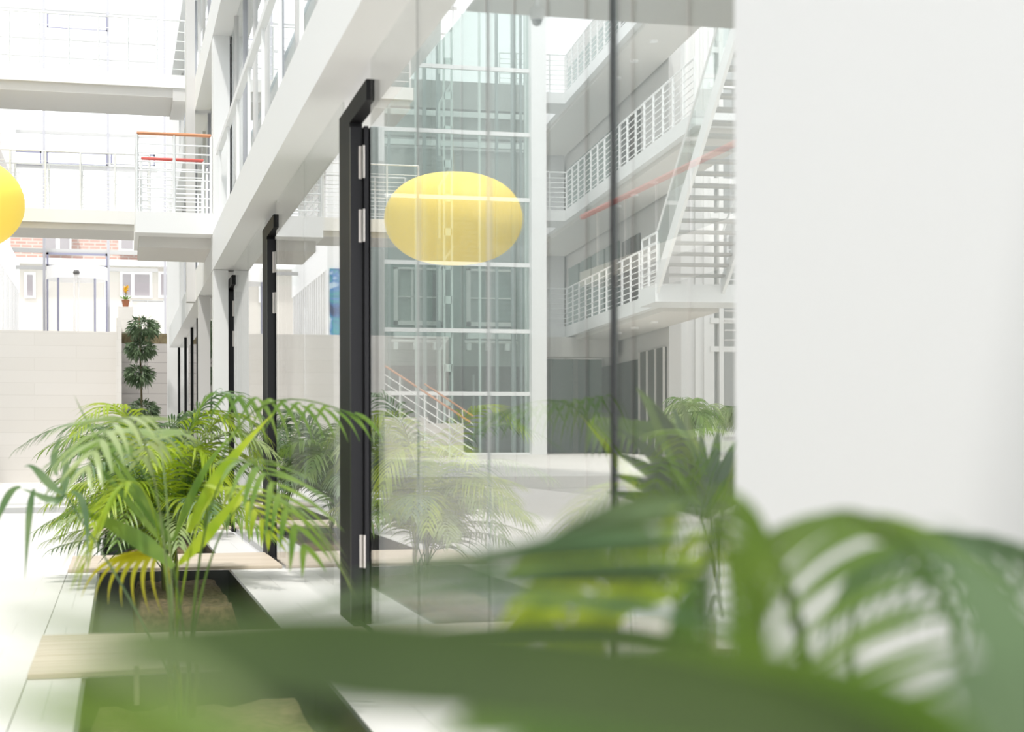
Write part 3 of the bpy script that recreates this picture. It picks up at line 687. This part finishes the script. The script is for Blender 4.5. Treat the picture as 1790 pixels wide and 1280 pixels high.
px_frond(t, P3([(330, 1180), (350, 900), (370, 640), (500, 670), (640, 735)], 7.4), [P3([(lerp(395, 620, i / 12), 690 + i * 2.6), (lerp(400, 640, i / 12), 690 + i * 3), (lerp(420, 660, i / 12), 720 + i * 2.5), (lerp(425, 670, i / 12), 785 - i * 1.2)], 7.4) for i in range(13)]
   + [P3([(lerp(380, 600, i / 9), 688 + i * 3), (lerp(370, 590, i / 9), 680 + i * 3), (lerp(350, 590, i / 9), 700 + i * 2), (lerp(330, 560, i / 9), 760)], 7.45) for i in range(9)], .018, 'leaf_green', (.03, .03, .0), .006)
t = thing('near_palm', 'blurred palm in the lower right with arching fronds in front of the glass', 'palm', (.75, 1.15, -.07), group='blurred foreground palms')
MB().tube([(0, 0, -.03), (.0, .0, .3)], .03, 8, .02).build('trunk', 'stem', t, True)
rg = random.Random(9)
# long leaflets sweeping left
lv = [[(1238, 868, 1.42), (1120, 850, 1.42), (1000, 915, 1.4), (880, 990, 1.4)],
      [(1238, 884, 1.42), (1080, 880, 1.4), (960, 960, 1.4), (800, 1010, 1.38)],
      [(1238, 905, 1.42), (1060, 900, 1.4), (900, 985, 1.36), (640, 1000, 1.33)],
      [(1238, 930, 1.4), (1060, 940, 1.38), (860, 965, 1.34), (600, 1010, 1.3)],
      [(1238, 955, 1.4), (1060, 960, 1.38), (820, 965, 1.32), (540, 1050, 1.28)],
      [(1238, 985, 1.38), (1060, 985, 1.34), (800, 1000, 1.28), (470, 1068, 1.24)],
      [(1238, 1010, 1.36), (1090, 1000, 1.34), (900, 1010, 1.3), (700, 1030, 1.28)],
      [(1238, 1090, 1.34), (1080, 1050, 1.3), (900, 1030, 1.26), (640, 1045, 1.22)],
      [(1238, 1130, 1.34), (1080, 1090, 1.3), (880, 1090, 1.24), (600, 1110, 1.2)]]
px_frond(t, [(1420, 1300, 1.75), (1380, 800, 1.65), (1200, 780, 1.5), (1232, 1000, 1.38), (1238, 1200, 1.32)], lv[0::2], .015, 'leaf_deep', (0, 0, .3))
px_frond(t, [(1430, 1300, 1.75), (1390, 810, 1.65), (1210, 790, 1.5), (1236, 1010, 1.40), (1242, 1200, 1.34)], lv[1::2], .0135, 'leaf_cool', (0, 0, .3))
lv = []
for i in range(12):
    y = 862 + i * 22; x = 1240 + 6 * math.sin(i)
    lv.append([(x, y, 1.42), (x + 60 + i * 2, y - 10, 1.44), (x + 110 - i * 3, y + 60, 1.46), (x + 130 - i * 5, y + 190, 1.46)])
for i in range(9):
    y = 1010 + i * 20; x = 1236
    lv.append([(x, y, 1.38), (x - 30, y + 10, 1.38), (x - 60 - i * 6, y + 60, 1.38), (x - 80 - i * 8, y + 130, 1.38)])
px_frond(t, [(1300, 1300, 1.6), (1280, 760, 1.6), (1215, 820, 1.5), (1240, 1010, 1.38), (1236, 1150, 1.34)], lv, .011, 'leaf_green', (0.01, 0, .3))
# frond arching right
rc = [(1300, 1300, 1.55), (1310, 830, 1.55), (1500, 790, 1.5), (1680, 960, 1.4), (1690, 1260, 1.3)]
rp = bez([Vector(p) for p in rc], 40); lv = []
for i in range(17):
    p = rp[14 + int(i * 1.5)]; u = i / 16
    lv.append([tuple(p), (p.x - 80, p.y + lerp(-8, 20, u), p.z), (p.x - lerp(120, 260, u), p.y + lerp(60, 70, u), p.z), (p.x - lerp(130, 360, u), p.y + lerp(190, 190, u), p.z)])
for i in range(11):
    p = rp[14 + int(i * 2.3)]; u = i / 10
    lv.append([tuple(p), (p.x + 70, p.y + 0, p.z), (p.x + 150, p.y + lerp(20, 50, u), p.z), (p.x + 240, p.y + lerp(60, 180, u), p.z)])
px_frond(t, rc, lv, .0105, 'leaf_green', (.02, 0, .3), .006)
rc = [(1500, 1300, 1.85), (1440, 880, 1.8), (1620, 880, 1.7), (1860, 1000, 1.6)]
rp = bez([Vector(p) for p in rc], 40); lv = []
for i in range(12):
    p = rp[16 + 2 * i]
    lv.append([tuple(p), (p.x - 40, p.y + 30, p.z), (p.x - 90, p.y + 80, p.z), (p.x - 100, p.y + 190, p.z)])
    lv.append([tuple(p), (p.x + 60, p.y + 5, p.z), (p.x + 120, p.y + 50, p.z), (p.x + 150, p.y + 140, p.z)])
px_frond(t, rc, lv, .0115, 'leaf_cool', (0, .03, .3))
pf(t, [(1250, 1300, 1.9), (1190, 950, 1.95), (1120, 960, 1.95), (960, 1100, 1.9)], 14, .2, .02, 'leaf_bright', rg, .6, .35, 50, .005, (-.02, .0, .3))
q = atd(1238, 900, 5.6)
t = thing('potted_palm', 'fan-leaved palm standing right behind the glass, left of the white wall edge', 'palm', (q.x, q.y, 0))
MB().lathe([(.16, 0), (.21, .34), (.2, .36), (.18, .33), (0, .32)], n=24).build('pot', 'dark_grey', t, True)
MB().tube([(0, 0, .3), (.01, 0, .5)], .03, 8, .02).build('trunk', 'stem', t, True)
def fan(es, wd_, m_, dd):
    px_frond(t, [(1262, 1080, 5.6), (1250, 990, 5.6), (1238, 895, dd)],
             [[(1238, 905 - 4 * k_, dd), (lerp(1238, ex, .35), lerp(895, ey, .42), dd), (lerp(1238, ex, .75), lerp(895, ey, .85), dd), (ex, ey, dd)] for k_, (ex, ey) in enumerate(es)], wd_, m_, (.01, .02, .45), .006)
fan([(1112, 678)], .11, 'leaf_green', 5.5)
fan([(1070, 830), (1072, 790), (1080, 750), (1140, 705), (1060, 860)], .06, 'leaf_deep', 5.5)
fan([(1175, 712), (1222, 740), (1258, 745), (1292, 765)], .045, 'leaf_cool', 5.7)
fan([(1350, 790), (1352, 830), (1310, 775), (1190, 700)], .05, 'leaf_pale', 5.8)
px_frond(t, [(1262, 1080, 5.9), (1240, 860, 5.9), (1280, 760, 6.0), (1400, 790, 6.1)], [P3([(1248 + i * 10, 830 - i * 3), (1240 + i * 10, 830 - i * 3), (1225 + i * 10, 850 - i * 2), (1215 + i * 10, 900 - i)], 6.0) for i in range(12)] + [P3([(1248 + i * 10, 830 - i * 3), (1262 + i * 10, 810 - i * 3), (1275 + i * 10, 830 - i * 2), (1285 + i * 10, 880 - i)], 6.0) for i in range(12)], .035, 'leaf_cool', (.02, .03, .45), .005)
px_frond(t, [(1262, 1080, 5.9), (1235, 860, 5.9), (1150, 690, 6.0), (1010, 730, 6.1)], [P3([(1180 - i * 12, 745 - i), (1172 - i * 12, 740 - i), (1162 - i * 12, 760 - i), (1155 - i * 12, 800)], 6.0) for i in range(12)], .035, 'leaf_green', (.02, .03, .45), .005)
t = thing('near_palm', 'blurred palm nearest the lens, its broad blades sweeping along the bottom edge', 'palm', (.42, .15, -.07), group='blurred foreground palms')
MB().tube([(0, 0, -.03), (.0, .0, .3)], .03, 8, .02).build('trunk', 'stem', t, True)
pb_(t, [([(1500, 1310, .62), (1150, 1170, .6), (700, 1150, .58), (0, 1095, .55)], .036),
        ([(1700, 1360, .66), (1250, 1190, .64), (850, 1150, .6), (120, 1175, .58)], .034)], 'leaf_deep', (0, 0, .3))
pb_(t, [([(1100, 1650, .46), (700, 1290, .45), (350, 1290, .43), (-150, 1160, .40)], .012),
        ([(1100, 1750, .42), (650, 1310, .4), (300, 1280, .38), (-120, 1250, .36)], .008)], 'leaf_green', (0, 0, .32))
pb_(t, [([(900, 1700, .36), (500, 1250, .35), (150, 1050, .35), (-150, 1040, .34)], .005)], 'leaf_pale', (-.03, 0, .3))
pb_(t, [([(1900, 1500, .7), (1500, 1180, .7), (1100, 1150, .7), (760, 1300, .7)], .05),
        ([(1900, 1380, .75), (1500, 1290, .75), (1200, 1230, .75), (860, 1330, .7)], .05)], 'leaf_green', (0, .02, .3))
pb_(t, [([(1850, 1500, .6), (1840, 1250, .6), (1760, 1080, .6), (1640, 930, .62)], .03),
        ([(1990, 1500, .6), (1900, 1300, .6), (1800, 1220, .6), (1620, 1180, .62)], .04)], 'leaf_cool', (.02, 0, .3))
